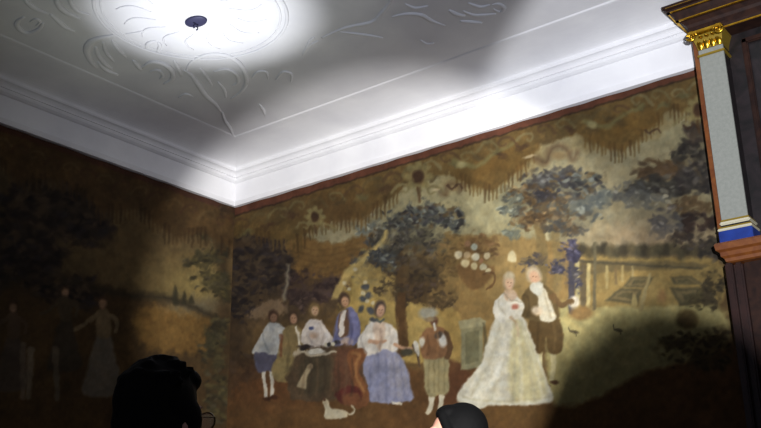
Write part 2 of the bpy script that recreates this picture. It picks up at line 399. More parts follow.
# left dark wood
C.poly([(236, 235), (262, 222), (284, 238), (296, 262), (300, 282), (330, 280), (348, 296), (330, 318), (290, 326), (255, 330), (236, 380)], (98, 76, 50), 5, .9, 8, .2)
C.stroke([(240, 212), (238, 300), (240, 428)], 16, 24, (84, 62, 40), 6, .7)
C.foliage(258, 262, 27, 30, DK, 90, 6); C.foliage(275, 272, 20, 22, DK, 60, 5); C.foliage(248, 300, 18, 24, DK, 60, 5)
C.foliage(318, 288, 30, 18, [(74, 54, 50), (58, 42, 42), (92, 70, 62)], 90, 4.5); C.foliage(300, 302, 18, 12, [(70, 52, 46), (88, 66, 56)], 40, 4)
C.foliage(250, 372, 16, 40, [(78, 58, 38), (62, 46, 32), (96, 72, 42)], 60, 6)
C.poly([(252, 318), (266, 303), (282, 301), (290, 312), (270, 318)], (158, 128, 96), 2, .7, 4)
C.stroke([(291, 266), (290, 280), (287, 300)], 3, 4, (150, 140, 118), 1.5, .8)
C.wash(262, 335, 14, 12, (120, 92, 56), .6)
# earth
C.poly([(236, 392), (300, 376), (380, 368), (440, 372), (486, 368), (570, 366), (760, 352), (780, 470), (220, 480)], (118, 78, 38), 2.5, 1, 4, .13)
C.poly([(440, 363), (466, 366), (476, 388), (462, 408), (442, 410)], (112, 66, 36), 2, .9, 2)
C.wash(330, 415, 60, 16, (132, 92, 44), .6); C.wash(280, 385, 40, 18, (122, 72, 38), .7); C.wash(520, 415, 50, 10, (138, 100, 40), .6)
# lawn, formal garden and arcade on the right
C.poly([(556, 310), (600, 306), (716, 304), (726, 350), (650, 372), (596, 400), (552, 400)], (176, 162, 98), 3, 1, 3, .1)
C.poly([(580, 254), (640, 258), (720, 262), (726, 300), (700, 306), (604, 308), (580, 306)], (156, 128, 66), 2, 1, 2, .12)
C.poly([(580, 264), (612, 262), (700, 264), (700, 270), (620, 272), (580, 276)], (112, 96, 60), 1.5, .8, 2)
for k, x in enumerate(range(578, 706, 7)):
    C.dab(x, 252+random.Random(k).uniform(-2, 2), 5, 6.5, [(84, 76, 52), (70, 62, 44), (98, 86, 56)][k % 3], 0, .4, .95, 2)
C.stroke([(576, 262), (640, 266), (704, 270)], 3, 2, (84, 76, 54), 1, .8)
for x, y0, y1, w_, c_ in ((574, 262, 312, 6, (80, 76, 84)), (580, 264, 300, 4, (188, 172, 112)), (586, 268, 305, 6, (112, 96, 66)), (591, 266, 308, 3.6, (190, 172, 110)),
                       (597, 244, 310, 3, (112, 102, 72)), (609, 268, 288, 3, (176, 154, 92)), (618, 270, 284, 2.5, (128, 104, 62)), (625, 268, 282, 2.6, (176, 154, 92)), (635, 268, 278, 2, (170, 148, 92))):
    C.stroke([(x, y0), (x, y1)], w_, w_, c_, .9, .95, 1, .1, False)
G = (98, 88, 56)
for q in ([(625, 288), (633, 278), (656, 278), (650, 289)], [(607, 302), (622, 289), (645, 290), (640, 306)], [(672, 289), (700, 289), (712, 304), (682, 307)], [(672, 278), (694, 277), (706, 286), (676, 285)]):
    C.poly(q, G, 1.2, .95, 1, .1, False)
    cx = sum(p[0] for p in q)/4; cy = sum(p[1] for p in q)/4
    C.poly([(cx+(x-cx)*.72, cy+(y-cy)*.62) for x, y in q], (132, 112, 68), 1.2, .8, 1, .1, False)
    C.poly([(cx+(x-cx)*.42, cy+(y-cy)*.36) for x, y in q], (92, 84, 52), 1, .9, 2.5, .1, False)
C.stroke([(652, 276), (643, 309)], 3, 5, (158, 140, 88), 1, .9); C.dab(637, 303, 3, 6, (168, 146, 84)); C.dab(664, 297, 4, 6, (152, 110, 62), 0, .5, .8)
C.foliage(704, 302, 14, 9, [(86, 76, 44), (68, 60, 38), (104, 92, 52)], 40, 3.5)
C.dab(690, 321, 11, 9.5, (116, 94, 48), 0, .2, .95, 2); C.dab(689, 322, 7, 5, (100, 78, 40), 0, .5, .8)
C.foliage(716, 292, 10, 22, [(78, 66, 42), (62, 52, 34)], 50, 4); C.foliage(700, 352, 34, 22, [(84, 66, 36), (66, 52, 30), (100, 80, 42)], 90, 5)
for x, y in ((577, 333), (621, 331)):
    C.dab(x, y, 4, 1.8, (104, 92, 58), .2, .3); C.stroke([(x-3, y), (x-5, y-5)], 1.2, 1, (84, 74, 50), .5); C.stroke([(x, y), (x+1, y+4)], .8, .8, (90, 78, 50), .4)
C.dab(577, 303, 5.5, 6.5, (208, 196, 170), .3, .3, 1, 2); C.dab(584, 314, 12, 7, (150, 112, 58), -.1, .3, .95, 1)
# great tree left of centre
C.stroke([(404, 228), (402, 290), (405, 345)], 6, 11, (102, 74, 40), 1.2, .95)
C.stroke([(421, 225), (416, 262), (408, 300)], 3, 6, (98, 72, 42), 1.2, .9)
C.foliage(384, 256, 22, 20, [(70, 76, 80), (92, 98, 94), (56, 58, 66), (150, 134, 76)], 70, 4)
C.foliage(368, 275, 16, 13, [(80, 84, 86), (60, 64, 74), (170, 144, 78)], 50, 3.5)
C.foliage(372, 226, 16, 14, [(104, 110, 104), (128, 132, 118)], 30, 4)
C.foliage(412, 222, 30, 15, BL, 90, 4.5); C.foliage(442, 216, 22, 11, BL, 60, 5); C.foliage(455, 226, 12, 8, BL[:3], 30, 4)
C.foliage(396, 240, 22, 14, [(70, 66, 56), (86, 82, 70), (56, 52, 50)], 60, 4)
C.foliage(430, 244, 22, 16, [(86, 82, 66), (66, 60, 54), (104, 98, 74)], 60, 4)
C.foliage(400, 268, 30, 12, [(88, 68, 42), (66, 54, 44), (104, 80, 46)], 80, 4.2)
C.foliage(432, 270, 26, 15, [(96, 76, 44), (70, 58, 44), (116, 92, 52)], 80, 4.2)
C.foliage(412, 294, 34, 13, [(86, 66, 40), (68, 52, 40), (106, 80, 46)], 90, 4); C.foliage(446, 300, 16, 8, [(90, 70, 42), (110, 86, 50)], 40, 3.5)
C.stroke([(404, 296), (405, 352)], 9, 12, (108, 74, 38), 1, .95)
C.stroke([(389, 232), (384, 244), (372, 254), (362, 264), (352, 272), (345, 284), (339, 296)], 4, 8, (196, 168, 92), 1.6, .9, 2)
C.poly([(356, 272), (366, 264), (378, 268), (390, 276), (396, 300), (398, 330), (390, 340), (366, 330), (357, 300)], (190, 160, 82), 3, .75, 4)
C.poly([(414, 306), (440, 314), (444, 330), (416, 344), (410, 330)], (184, 154, 80), 3, .75, 3)
C.foliage(384, 262, 16, 10, [(70, 76, 80), (92, 98, 94), (56, 58, 66)], 26, 3.4); C.foliage(392, 288, 14, 8, [(80, 66, 46), (98, 80, 50)], 24, 3.4)
for x, y in ((376, 220), (398, 232), (418, 236), (386, 246), (440, 232), (412, 256)): C.dab(x, y, 4.5, 2.6, (146, 140, 104), .4, .7, .6, 5)
# vines with white flowers on the bower
for x, y in ((366, 300), (371, 296), (374, 312), (368, 288), (364, 310), (377, 322), (372, 330)):
    C.dab(x, y, 4, 3, (66, 74, 92), random.Random(x).uniform(0, 3), .4, .85, 2)
for x, y in ((370, 302), (366, 294), (376, 304), (373, 324), (358, 270), (347, 284), (352, 290), (368, 283)):
    C.dab(x, y, 2, 2, (196, 186, 150), 0, .4, .9)
# fruit and flower urn
C.foliage(480, 250, 26, 14, [(128, 92, 48), (112, 80, 44), (140, 106, 58)], 60, 4)
C.foliage(455, 256, 14, 22, [(132, 104, 54), (112, 86, 46)], 50, 4)
C.poly([(462, 264), (496, 268), (490, 284), (474, 290), (464, 280)], (134, 96, 50), 1.5, .9, 2)
for x, y, r_, c_ in ((461, 256, 4, (214, 200, 160)), (468, 264, 4.2, (206, 190, 142)), (470, 256, 3.4, (196, 168, 120)), (477, 248, 3.4, (170, 178, 160)), (478, 258, 4, (212, 206, 176)),
                     (477, 267, 3.4, (206, 190, 138)), (486, 268, 3.3, (190, 184, 148)), (490, 257, 3.4, (214, 196, 150)), (491, 272, 3, (196, 184, 140)), (470, 245, 3, (160, 116, 80)), (484, 262, 2.4, (170, 120, 80))):
    C.dab(x, y, r_, r_, c_, 0, .25, .95, 1)
C.stroke([(486, 276), (496, 274), (497, 284), (490, 291)], 2, 2, (112, 76, 42), .8, .8)
# centre tree behind the couple
C.stroke([(541, 226), (545, 258), (543, 292)], 9, 11, (140, 116, 66), 1.2, .95); C.stroke([(548, 216), (550, 240)], 4, 4, (190, 178, 132), 1, .9)
C.stroke([(556, 224), (560, 258), (560, 290)], 8, 8, (146, 122, 70), 1.5, .8)
C.foliage(552, 180, 30, 11, [(76, 74, 72), (92, 92, 88), (66, 60, 58)], 80, 5); C.foliage(580, 190, 26, 16, BL, 80, 5)
C.foliage(530, 196, 22, 9, BR, 60, 4.5); C.foliage(514, 206, 13, 13, [(96, 104, 96), (120, 124, 106), (84, 84, 74)], 50, 4)
C.foliage(560, 206, 36, 13, [(100, 80, 54), (82, 74, 64), (112, 92, 58), (86, 92, 90)], 110, 5); C.foliage(592, 208, 24, 14, [(84, 90, 88), (104, 108, 98)], 60, 5)
C.foliage(534, 222, 20, 9, BR, 50, 4.5); C.foliage(568, 226, 22, 11, [(84, 82, 76), (104, 84, 56)], 60, 4.5); C.foliage(516, 232, 10, 7, [(112, 118, 102)], 24, 4)
C.foliage(548, 197, 10, 5, [(62, 58, 62)], 24, 4)
C.foliage(572, 252, 10, 11, [(62, 60, 86), (76, 72, 94), (54, 50, 70)], 44, 3.6); C.foliage(536, 262, 11, 7, [(66, 64, 82), (96, 84, 66)], 36, 3.4); C.foliage(561, 268, 12, 8, [(62, 62, 84), (80, 76, 92)], 40, 3.4)
C.foliage(577, 276, 8, 14, [(70, 68, 84), (86, 80, 78)], 30, 3.4)
# trees at the right edge
C.foliage(672, 170, 34, 12, [(96, 70, 40), (80, 60, 40), (112, 84, 50)], 90, 6); C.foliage(694, 156, 20, 14, [(60, 54, 46), (74, 68, 58), (48, 42, 38)], 70, 6)
C.foliage(664, 188, 34, 11, [(66, 62, 54), (80, 78, 68), (54, 48, 44)], 110, 6); C.foliage(634, 194, 18, 12, [(88, 88, 86), (104, 104, 96)], 60, 5)
C.foliage(700, 180, 18, 16, [(56, 50, 48), (72, 66, 60)], 70, 6); C.foliage(650, 204, 22, 7, [(106, 104, 94), (124, 118, 98)], 40, 4.5)
C.foliage(692, 208, 22, 9, [(112, 88, 54), (98, 76, 48)], 50, 5); C.foliage(672, 222, 18, 14, [(84, 80, 78), (104, 96, 86)], 60, 5)
C.foliage(704, 224, 18, 10, [(72, 52, 42), (58, 44, 38)], 60, 5); C.foliage(694, 243, 22, 9, [(70, 56, 46), (56, 48, 42), (84, 70, 52)], 70, 4.5); C.foliage(716, 250, 16, 12, [(58, 52, 46), (72, 64, 50)], 50, 4.5)
C.foliage(714, 120, 24, 30, [(72, 60, 52), (90, 74, 56)], 70, 7)
# lambrequin with fringe, scrolls and cartouches along the top
def valance(C, f0, f1, pend, light, dark, edge):
    xs = np.arange(f0, f1, 2.0)
    lo = []
    for x in xs:
        d = min(abs(x-p) for p, q in pend); h = 22 + 0.0*x
        for p, q in pend: h = max(h, q*max(0, 1-abs(x-p)/46)**.8+22)
        lo.append((x, edge(x)+h))
    C.poly([(x, edge(x)-2) for x in xs]+lo[::-1], light, 1.8, .93, 3, .2, False)
    r = random.Random(3)
    for x, y in lo[::2]:
        if min(abs(x-p) for p, q in pend) < 42:
            L = r.uniform(6, 14); C.stroke([(x, y-6), (x+r.uniform(-1, 1), y+L)], 3.2, 1, dark if r.random() < .5 else light, 1, .85, 1, .15, False)
EDG = lambda x: yb(x)+7
valance(C, 236, 740, [(300, 22), (362, 20), (498, 33), (626, 32), (712, 20)], (118, 90, 40), (96, 68, 30), EDG)
for p in (498, 626): C.wash(p, yb(p)+36, 34, 12, (128, 92, 32), .9, -.3)
C.wash(330, 190+18, 34, 12, (112, 78, 36), .8); C.wash(285, 212, 30, 10, (98, 78, 44), .6)
def scroll(C, x, y, s, col, fl=1, a=.85):
    C.stroke([(x-10*s*fl, y+4*s), (x-4*s*fl, y-3*s), (x+4*s*fl, y-4*s), (x+8*s*fl, y), (x+5*s*fl, y+4*s), (x+1*s*fl, y+2*s)], 3.2*s, 1.6*s, col, 1, a)
SG = (128, 120, 74)
r = random.Random(11)
for x in range(244, 720, 19):
    scroll(C, x, EDG(x)+9+r.uniform(-2, 3), r.uniform(.8, 1.15), [(126, 112, 66), (112, 92, 50), (136, 124, 80), (100, 70, 42)][r.randrange(4)], r.choice((-1, 1)), .7)
for x in range(250, 720, 23):
    C.dab(x, EDG(x)+18+r.uniform(-4, 6), r.uniform(5, 9), r.uniform(2, 4), [(84, 56, 34), (92, 72, 38), (110, 104, 62)][r.randrange(3)], r.uniform(-.7, .3), .5, .7, 4)
for cx, cy, s_ in ((421, 178, 1), (700, 112, .9), (318, 218, .7)):
    for k in range(8):
        t = k*math.pi/4; C.dab(cx+9.5*s_*math.cos(t), cy+10.5*s_*math.sin(t), 5.2*s_, 3.8*s_, (146, 132, 78), t, .4, .9)
    C.dab(cx, cy, 8.4*s_, 9*s_, (142, 122, 70), 0, .2); C.dab(cx, cy, 6*s_, 7*s_, (84, 56, 34), 0, .25)
    C.stroke([(cx, cy+12*s_), (cx+1, cy+24*s_)], 4*s_, 3*s_, (104, 72, 40), 1, .8)
    scroll(C, cx-17*s_, cy+12*s_, 1*s_, (140, 126, 78), 1); scroll(C, cx+17*s_, cy+14*s_, 1*s_, (140, 126, 78), -1)
for cx, cy, s_ in ((561, 157, 1.2), (455, 190, .7)):
    C.stroke([(cx-18*s_, cy+4), (cx-10*s_, cy+6), (cx-7*s_, cy-4*s_), (cx, cy-8*s_), (cx+8*s_, cy-4*s_), (cx+11*s_, cy+4), (cx+16*s_, cy-3)], 6*s_, 4*s_, (98, 68, 42), 3, .65)
    C.dab(cx+1, cy, 6*s_, 3.5*s_, (150, 122, 76), 0, .4, .8)
    C.dab(cx-24*s_, cy+1, 5*s_, 1.2, (196, 176, 134), -.2, .5, .8)
for x0 in (470, 600):   # yellow-green festoon over each pendant
    C.stroke([(x0-14, yb(x0)+22), (x0+8, yb(x0)+28), (x0+26, yb(x0)+16), (x0+46, yb(x0)+6)], 5, 3, (132, 122, 68), 1.6, .75)
    C.dab(x0-6, yb(x0)+26, 5, 3.6, (158, 148, 96), 0, .4, .8)
for x, y in ((455, 187), (652, 132), (690, 128)): C.stroke([(x-4, y), (x, y+3), (x+6, y-2), (x+10, y+2)], 2.5, 1.5, (80, 52, 34), .9, .8)

# ---- figures
SK = (206, 158, 116); WH = (216, 212, 200)
def head(x, y, rx, ry, hair, skin=SK, tilt=0):
    C.dab(x-.3, y-1.6, rx*1.2, ry*1.08, hair, tilt, .25, 1, .6); C.dab(x+.4, y+.6, rx*.82, ry*.8, skin, tilt, .25, 1, .4)
    C.dab(x-.9, y-.3, .9, .5, (110, 76, 56), 0, .5, .6, .2); C.dab(x+1.8, y-.3, .9, .5, (110, 76, 56), 0, .5, .6, .2); C.dab(x+.6, y+3, 1, .45, (170, 96, 80), 0, .5, .6, .2)
# boy in pale shirt
C.stroke([(266, 370), (267, 384), (269, 397)], 5, 3.4, (206, 200, 188)); C.stroke([(275, 370), (275, 384), (275, 396)], 5, 3.4, (206, 200, 188))
C.dab(270, 399, 4.5, 2, (90, 52, 30)); C.dab(277, 398, 4, 2, (90, 52, 30))
C.poly([(259, 350), (282, 352), (281, 372), (271, 371), (261, 373), (257, 362)], (92, 90, 116), 1, 1, 1)
C.poly([(272, 323), (284, 326), (287, 336), (281, 355), (268, 353), (257, 352), (262, 340)], (170, 174, 178), 1, 1, 1.5)
C.stroke([(270, 330), (263, 343), (256, 352)], 6, 4, (186, 188, 188)); C.stroke([(280, 330), (287, 331), (292, 336)], 5, 3, (180, 182, 184))
head(276, 318, 4.2, 5.6, (82, 54, 38), (150, 108, 80), .2)
# man in drab coat
C.poly([(286, 333), (293, 326), (302, 327), (307, 340), (304, 356), (300, 378), (286, 380), (277, 374), (281, 352)], (142, 120, 74), 1, 1, 1.5)
C.poly([(279, 360), (300, 356), (298, 380), (283, 383), (275, 376)], (156, 134, 80), 1, .9, 1.5)
C.stroke([(299, 328), (302, 338), (303, 346)], 2.6, 2, (214, 206, 188)); C.stroke([(284, 336), (284, 356)], 3, 3, (128, 74, 44), 1, .8)
head(296, 319, 4.3, 6, (86, 62, 44), (186, 138, 104))
C.poly([(296, 352), (306, 350), (310, 358), (300, 362)], (196, 182, 158), 1, .8)
# woman in white at the table
C.dab(317, 312, 8, 9, (120, 92, 52), 0, .4, .9, 1)
C.poly([(311, 322), (324, 321), (331, 332), (340, 344), (334, 350), (316, 350), (306, 344), (304, 336)], (196, 186, 182), 1, 1, 1.5)
C.stroke([(311, 326), (306, 336), (311, 345)], 5, 4, (206, 196, 190)); C.stroke([(324, 326), (331, 338), (327, 345)], 5, 4, (210, 202, 198)); C.dab(314, 329, 2.4, 2, (76, 82, 124))
head(317.5, 311, 4.4, 6, (140, 112, 66), (206, 162, 122)); C.dab(317, 336, 4, 3, (190, 150, 120), 0, .5, .7)
# man in blue coat
C.poly([(340, 318), (347, 310), (356, 309), (361, 320), (363, 340), (350, 348), (336, 346), (337, 332)], (110, 112, 160), 1, 1, 1.5)
C.poly([(343, 314), (351, 311), (352, 332), (347, 338), (341, 334)], (122, 84, 56), 1, .95, 1); C.stroke([(347, 312), (345, 322), (344, 334)], 4, 5, (214, 206, 200))
C.stroke([(357, 316), (360, 330), (352, 341)], 7, 6, (124, 126, 182)); C.dab(349, 342, 6, 4, (196, 170, 156), 0, .4, .9); head(347.5, 302, 4.6, 6.6, (90, 66, 48), (200, 150, 110))
# table with carpet
C.poly([(299, 356), (316, 348), (340, 346), (354, 346), (364, 352), (366, 380), (362, 398), (330, 402), (294, 400), (288, 378)], (100, 78, 54), 1.2, 1, 2, .2, False)
C.poly([(338, 352), (362, 352), (360, 392), (340, 396)], (122, 72, 48), 3, .8, 3, .2); C.poly([(306, 360), (330, 358), (330, 392), (304, 392)], (84, 72, 50), 3, .8, 3)
C.stroke([(306, 352), (318, 356), (338, 352)], 3, 2, (186, 172, 148)); C.dab(319, 352, 9, 2.8, (206, 202, 192), 0, .2); C.dab(308, 347, 7, 2, (62, 48, 44)); C.dab(307, 349, 5, 1.6, (54, 44, 44), -.2)
for x in (329, 332, 336): C.dab(x, 345, 1.7, 2, (206, 200, 176) if x != 332 else (60, 60, 60), 0, .3)
C.dab(340, 343, 3.4, 2.2, (62, 56, 58))
C.poly([(300, 386), (305, 376), (311, 367), (314, 370), (310, 378), (309, 389), (303, 388)], (184, 164, 126), 1, .95, 1); C.dab(313, 367, 2.6, 2.2, (176, 150, 112))
# seated lady in blue skirt
C.poly([(367, 350), (380, 349), (396, 350), (408, 366), (414, 386), (415, 400), (398, 404), (374, 402), (371, 390), (366, 372)], (146, 150, 186), 1.1, 1, 1.5)
C.poly([(392, 354), (404, 362), (411, 388), (400, 400), (392, 380)], (160, 158, 176), 3, .7, 2)
for k in range(5): C.stroke([(374+k*7, 356), (372+k*9, 400)], 1.6, 2.4, (112, 118, 160), 1.5, .5)
C.stroke([(396, 403), (404, 405)], 2.4, 2, (222, 214, 196))
C.poly([(374, 324), (386, 323), (397, 328), (401, 344), (398, 353), (386, 350), (374, 356), (362, 355), (360, 343), (366, 332)], (218, 212, 204), 1, 1, 1.5)
C.poly([(376, 325), (388, 324), (385, 346), (380, 348)], (206, 176, 152), 1.2, .75, 1)
C.stroke([(372, 342), (382, 343), (388, 341)], 3.6, 3, (206, 160, 128)); C.stroke([(398, 346), (407, 349), (415, 349)], 3.6, 2.6, (206, 156, 120)); C.dab(410, 353, 7, 3.6, (84, 78, 60))
head(383, 311, 4.8, 7.8, (84, 68, 60), (210, 160, 126), .2); C.stroke([(379, 320), (383, 322), (387, 320)], 2.6, 2.4, (96, 106, 98))
C.stroke([(417, 346), (421, 356), (422, 368)], 5, 1.5, (100, 78, 56)); C.poly([(416, 342), (421, 344), (422, 357), (418, 352)], (206, 202, 190), .8, .95, .8)
# carved chair, red cloth and dogs
C.poly([(352, 352), (364, 349), (369, 353), (366, 362), (362, 371), (369, 386), (372, 398), (368, 407), (358, 408), (358, 392), (354, 376), (350, 362)], (154, 92, 50), 1, 1, 1.2)
C.stroke([(356, 354), (362, 356), (359, 366), (360, 378), (366, 392)], 3, 3, (186, 124, 66), 1, .9)
C.poly([(340, 392), (358, 386), (364, 400), (350, 406), (340, 400)], (112, 44, 38), 1.2, .9, 2); C.poly([(346, 396), (360, 394), (364, 404), (348, 406)], (150, 92, 52), 1.2, .8, 1)
C.poly([(326, 402), (330, 400), (334, 408), (344, 410), (350, 414), (348, 418), (328, 419), (328, 410)], (212, 200, 168), .8, 1, 1)
C.dab(329, 402.5, 3, 3, (200, 184, 150)); C.stroke([(348, 413), (354, 414), (357, 410), (355, 406)], 2, 1.4, (214, 200, 168)); C.dab(327.5, 400.5, 1.6, 1.6, (110, 74, 50))
# page with turban
C.stroke([(434, 394), (434, 406), (430, 413)], 6, 4, (212, 204, 178)); C.stroke([(444, 394), (444, 404), (443, 409)], 6, 4, (206, 198, 172))
C.poly([(429, 356), (449, 356), (452, 376), (452, 392), (442, 396), (431, 397), (427, 382)], (166, 152, 104), 1, 1, 1.5)
for k in range(4): C.stroke([(432+k*5, 360), (431+k*5.4, 392)], 1.2, 1.4, (136, 122, 78), 1, .6)
C.poly([(425, 334), (434, 328), (446, 329), (453, 343), (452, 356), (430, 360), (423, 350)], (150, 102, 62), 1.1, 1, 1.5)
C.stroke([(449, 334), (453, 348), (450, 358)], 6, 5, (112, 78, 46)); C.dab(445, 341, 4.6, 6.4, (208, 206, 200), -.3, .3); C.dab(441, 336, 4, 3, (88, 72, 60), -.4)
C.dab(437, 322, 4.2, 5.2, (110, 66, 44), 0, .3); C.dab(431, 314, 8.8, 6, (166, 164, 146), -.1, .3); C.dab(433, 320, 6, 2.5, (146, 124, 90), 0, .4); C.dab(425, 343, 3, 5, (202, 198, 184), .2, .3); C.stroke([(437, 325), (438, 331)], 3, 2, (196, 190, 176))
# stone pedestal
C.poly([(464, 328), (486, 324), (486, 368), (464, 371)], (148, 142, 102), 1, 1, .8, .1, False); C.poly([(461, 322), (483, 318), (489, 322), (488, 327), (463, 330)], (168, 160, 116), .8, 1, .6, .1, False)
C.poly([(468, 334), (482, 331), (482, 362), (468, 365)], (118, 114, 78), 1, .8, .8, .1, False); C.stroke([(487, 324), (489, 346), (486, 368)], 3, 3, (96, 88, 58), 1, .7)
# gentleman
C.stroke([(542, 352), (543, 366), (546, 384)], 6.4, 4.2, (206, 196, 146)); C.stroke([(556, 352), (556, 366), (554, 380)], 6.4, 4.2, (196, 184, 132)); C.dab(548, 387, 5, 2.2, (100, 66, 38)); C.dab(557, 383, 4, 2, (100, 66, 38))
C.poly([(533, 320), (548, 320), (563, 321), (566, 346), (562, 354), (551, 353), (549, 338), (546, 353), (536, 353), (532, 336)], (112, 84, 40), 1, 1, 1.2)
C.poly([(527, 294), (536, 286), (550, 287), (559, 300), (562, 318), (552, 322), (534, 322), (524, 314)], (118, 94, 50), 1, 1, 1.5)
C.poly([(538, 285), (546, 288), (554, 304), (558, 320), (544, 321), (541, 300), (536, 292)], (206, 198, 172), 1, 1, 1.5)
C.stroke([(556, 298), (564, 306), (574, 302)], 7, 5, (124, 92, 50)); C.stroke([(528, 298), (526, 312), (536, 316)], 7, 6, (110, 86, 44)); C.dab(540, 312, 5.4, 5, (214, 192, 160), 0, .3, .95)
head(537, 278, 6.2, 8.2, (196, 176, 140), (214, 166, 128), -.35); C.poly([(533, 286), (545, 284), (544, 296), (537, 295)], (206, 204, 186), .9, .95, 1)
# lady in the wide white dress
C.poly([(500, 316), (510, 314), (524, 316), (533, 334), (541, 356), (549, 380), (556, 398), (548, 404), (520, 406), (496, 406), (478, 410), (464, 405), (460, 396), (468, 382), (482, 368), (488, 350), (494, 330)], (212, 209, 190), 1.1, 1, 1.5, .06)
C.poly([(518, 320), (530, 334), (540, 360), (550, 394), (530, 402), (514, 398), (512, 360)], (208, 198, 142), 3, .85, 2, .06)
for q in ([(512, 322), (508, 360), (494, 400)], [(518, 322), (518, 360), (516, 402)], [(524, 322), (532, 360), (538, 400)], [(504, 322), (494, 360), (474, 394)]): C.stroke(q, 1.4, 3.4, (184, 178, 148), 2, .55)
C.stroke([(512, 326), (507, 350), (500, 376)], 3, 8, (222, 220, 206), 2.5, .7); C.stroke([(466, 398), (500, 402), (552, 398)], 1.5, 1.5, (176, 164, 118), 1.5, .5)
C.poly([(500, 300), (507, 294), (517, 296), (525, 303), (527, 310), (521, 320), (510, 320), (500, 319), (496, 309)], (220, 216, 200), 1, 1, 1.2)
C.poly([(508, 291), (516, 291), (520, 298), (513, 303), (507, 298)], (216, 182, 150), 1, .9, .8); C.stroke([(500, 304), (499, 314), (506, 322)], 6, 5, (214, 210, 196)); C.dab(518, 308, 3.6, 2.8, (196, 112, 88), 0, .4, .95)
C.stroke([(514, 318), (520, 326), (522, 336)], 3.4, 2, (196, 160, 116), 1, .7); C.stroke([(507, 294), (514, 301), (524, 303)], 1.4, 1.4, (150, 140, 116), .8, .6)
head(512, 284, 5, 8.2, (178, 156, 122), (220, 176, 138), .05); C.dab(512, 277, 4.6, 3.2, (196, 182, 146), 0, .4, .8)
# folds and shaded creases of the painted costumes
for q, c_ in (([(366, 334), (364, 344), (368, 353)], (178, 172, 168)), ([(392, 330), (395, 340), (392, 350)], (176, 168, 160)), ([(384, 330), (384, 340), (382, 350)], (170, 140, 120)),
              ([(312, 338), (316, 344), (322, 348)], (160, 150, 150)), ([(322, 324), (326, 334), (324, 344)], (170, 160, 158)), ([(266, 334), (268, 344), (272, 352)], (136, 142, 150)), ([(276, 330), (276, 340), (274, 350)], (150, 154, 160)),
              ([(290, 334), (292, 350), (290, 372)], (116, 98, 60)), ([(297, 356), (294, 368), (288, 380)], (128, 108, 66)), ([(350, 314), (355, 330), (352, 344)], (84, 86, 136)), ([(342, 330), (339, 338), (342, 346)], (88, 90, 138)),
              ([(430, 336), (432, 346), (431, 356)], (118, 76, 44)), ([(440, 332), (441, 346), (440, 357)], (170, 120, 72)), ([(531, 298), (532, 308), (530, 318)], (92, 70, 36)), ([(541, 324), (541, 338), (540, 350)], (88, 64, 30)),
              ([(556, 324), (558, 338), (557, 350)], (130, 100, 52)), ([(502, 300), (503, 308), (508, 316)], (184, 178, 160)), ([(512, 300), (514, 310), (512, 318)], (230, 226, 212)), ([(546, 292), (550, 304), (553, 318)], (168, 156, 126))):
    C.stroke(q, 1.2, 2, c_, 1.3, .75)
for q in ([(497, 332), (487, 362), (470, 396)], [(507, 330), (502, 366), (484, 402)], [(521, 326), (524, 362), (524, 402)], [(527, 332), (538, 366), (546, 398)]): C.stroke(q, 1, 3, (228, 226, 210), 2, .5)
for x in range(306, 362, 7): C.stroke([(x, 360), (x+1, 378), (x-1, 396)], 1.4, 2, (70, 52, 38) if x % 2 else (130, 98, 66), 1.6, .45)
# red woven border strip
BORD = (122, 66, 44)
C.poly([(200, yb(200)-14), (760, yb(760)-14), (760, yb(760)+6.5), (200, yb(200)+7)], BORD, 1, 1, .8, .14, False)
C.stroke([(236, yb(236)+7), (480, yb(480)+7), (740, yb(740)+7)], 1.6, 1.6, (66, 42, 28), .8, .8)

L = Cloth('l', -2.6, 0.0, .95, ZC-.002, .009)
yl = lambda x: 128+.352*x
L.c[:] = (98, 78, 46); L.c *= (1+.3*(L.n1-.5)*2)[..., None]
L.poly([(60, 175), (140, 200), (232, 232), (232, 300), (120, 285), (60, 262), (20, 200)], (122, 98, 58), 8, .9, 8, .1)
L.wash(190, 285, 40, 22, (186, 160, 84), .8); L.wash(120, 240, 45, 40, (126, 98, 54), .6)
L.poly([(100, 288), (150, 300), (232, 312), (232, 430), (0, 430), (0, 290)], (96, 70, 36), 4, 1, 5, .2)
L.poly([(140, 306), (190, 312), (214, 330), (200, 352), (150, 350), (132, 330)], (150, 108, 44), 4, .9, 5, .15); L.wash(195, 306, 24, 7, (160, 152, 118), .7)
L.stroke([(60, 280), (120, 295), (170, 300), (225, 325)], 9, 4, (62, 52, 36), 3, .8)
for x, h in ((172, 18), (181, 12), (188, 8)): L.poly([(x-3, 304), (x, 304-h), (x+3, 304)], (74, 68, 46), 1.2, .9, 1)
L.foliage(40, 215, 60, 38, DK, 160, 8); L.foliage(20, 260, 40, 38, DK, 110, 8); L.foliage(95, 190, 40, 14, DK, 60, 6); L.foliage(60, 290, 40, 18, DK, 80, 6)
L.stroke([(214, 210), (222, 300), (216, 428)], 10, 16, (92, 68, 40), 4, .8)
for a_ in ((210, 232, 20, 9), (200, 262, 18, 7), (212, 255, 16, 7), (206, 282, 18, 10), (222, 290, 12, 16), (216, 330, 12, 14), (200, 215, 20, 8), (208, 356, 12, 20), (214, 400, 14, 24)):
    L.foliage(*a_, [(84, 76, 46), (66, 58, 38), (110, 96, 52)], 50, 5)
L.stroke([(231, 226), (230, 320), (228, 428)], 7, 7, (110, 80, 44), 3, .7)
valance(L, -10, 232, [(20, 20), (100, 22), (170, 22), (228, 14)], (104, 74, 36), (80, 56, 28), lambda x: yl(x)+5)
for x in range(0, 232, 17): scroll(L, x, yl(x)+16, .9, [(120, 92, 50), (96, 62, 38)][x % 2], r.choice((-1, 1)), .7)
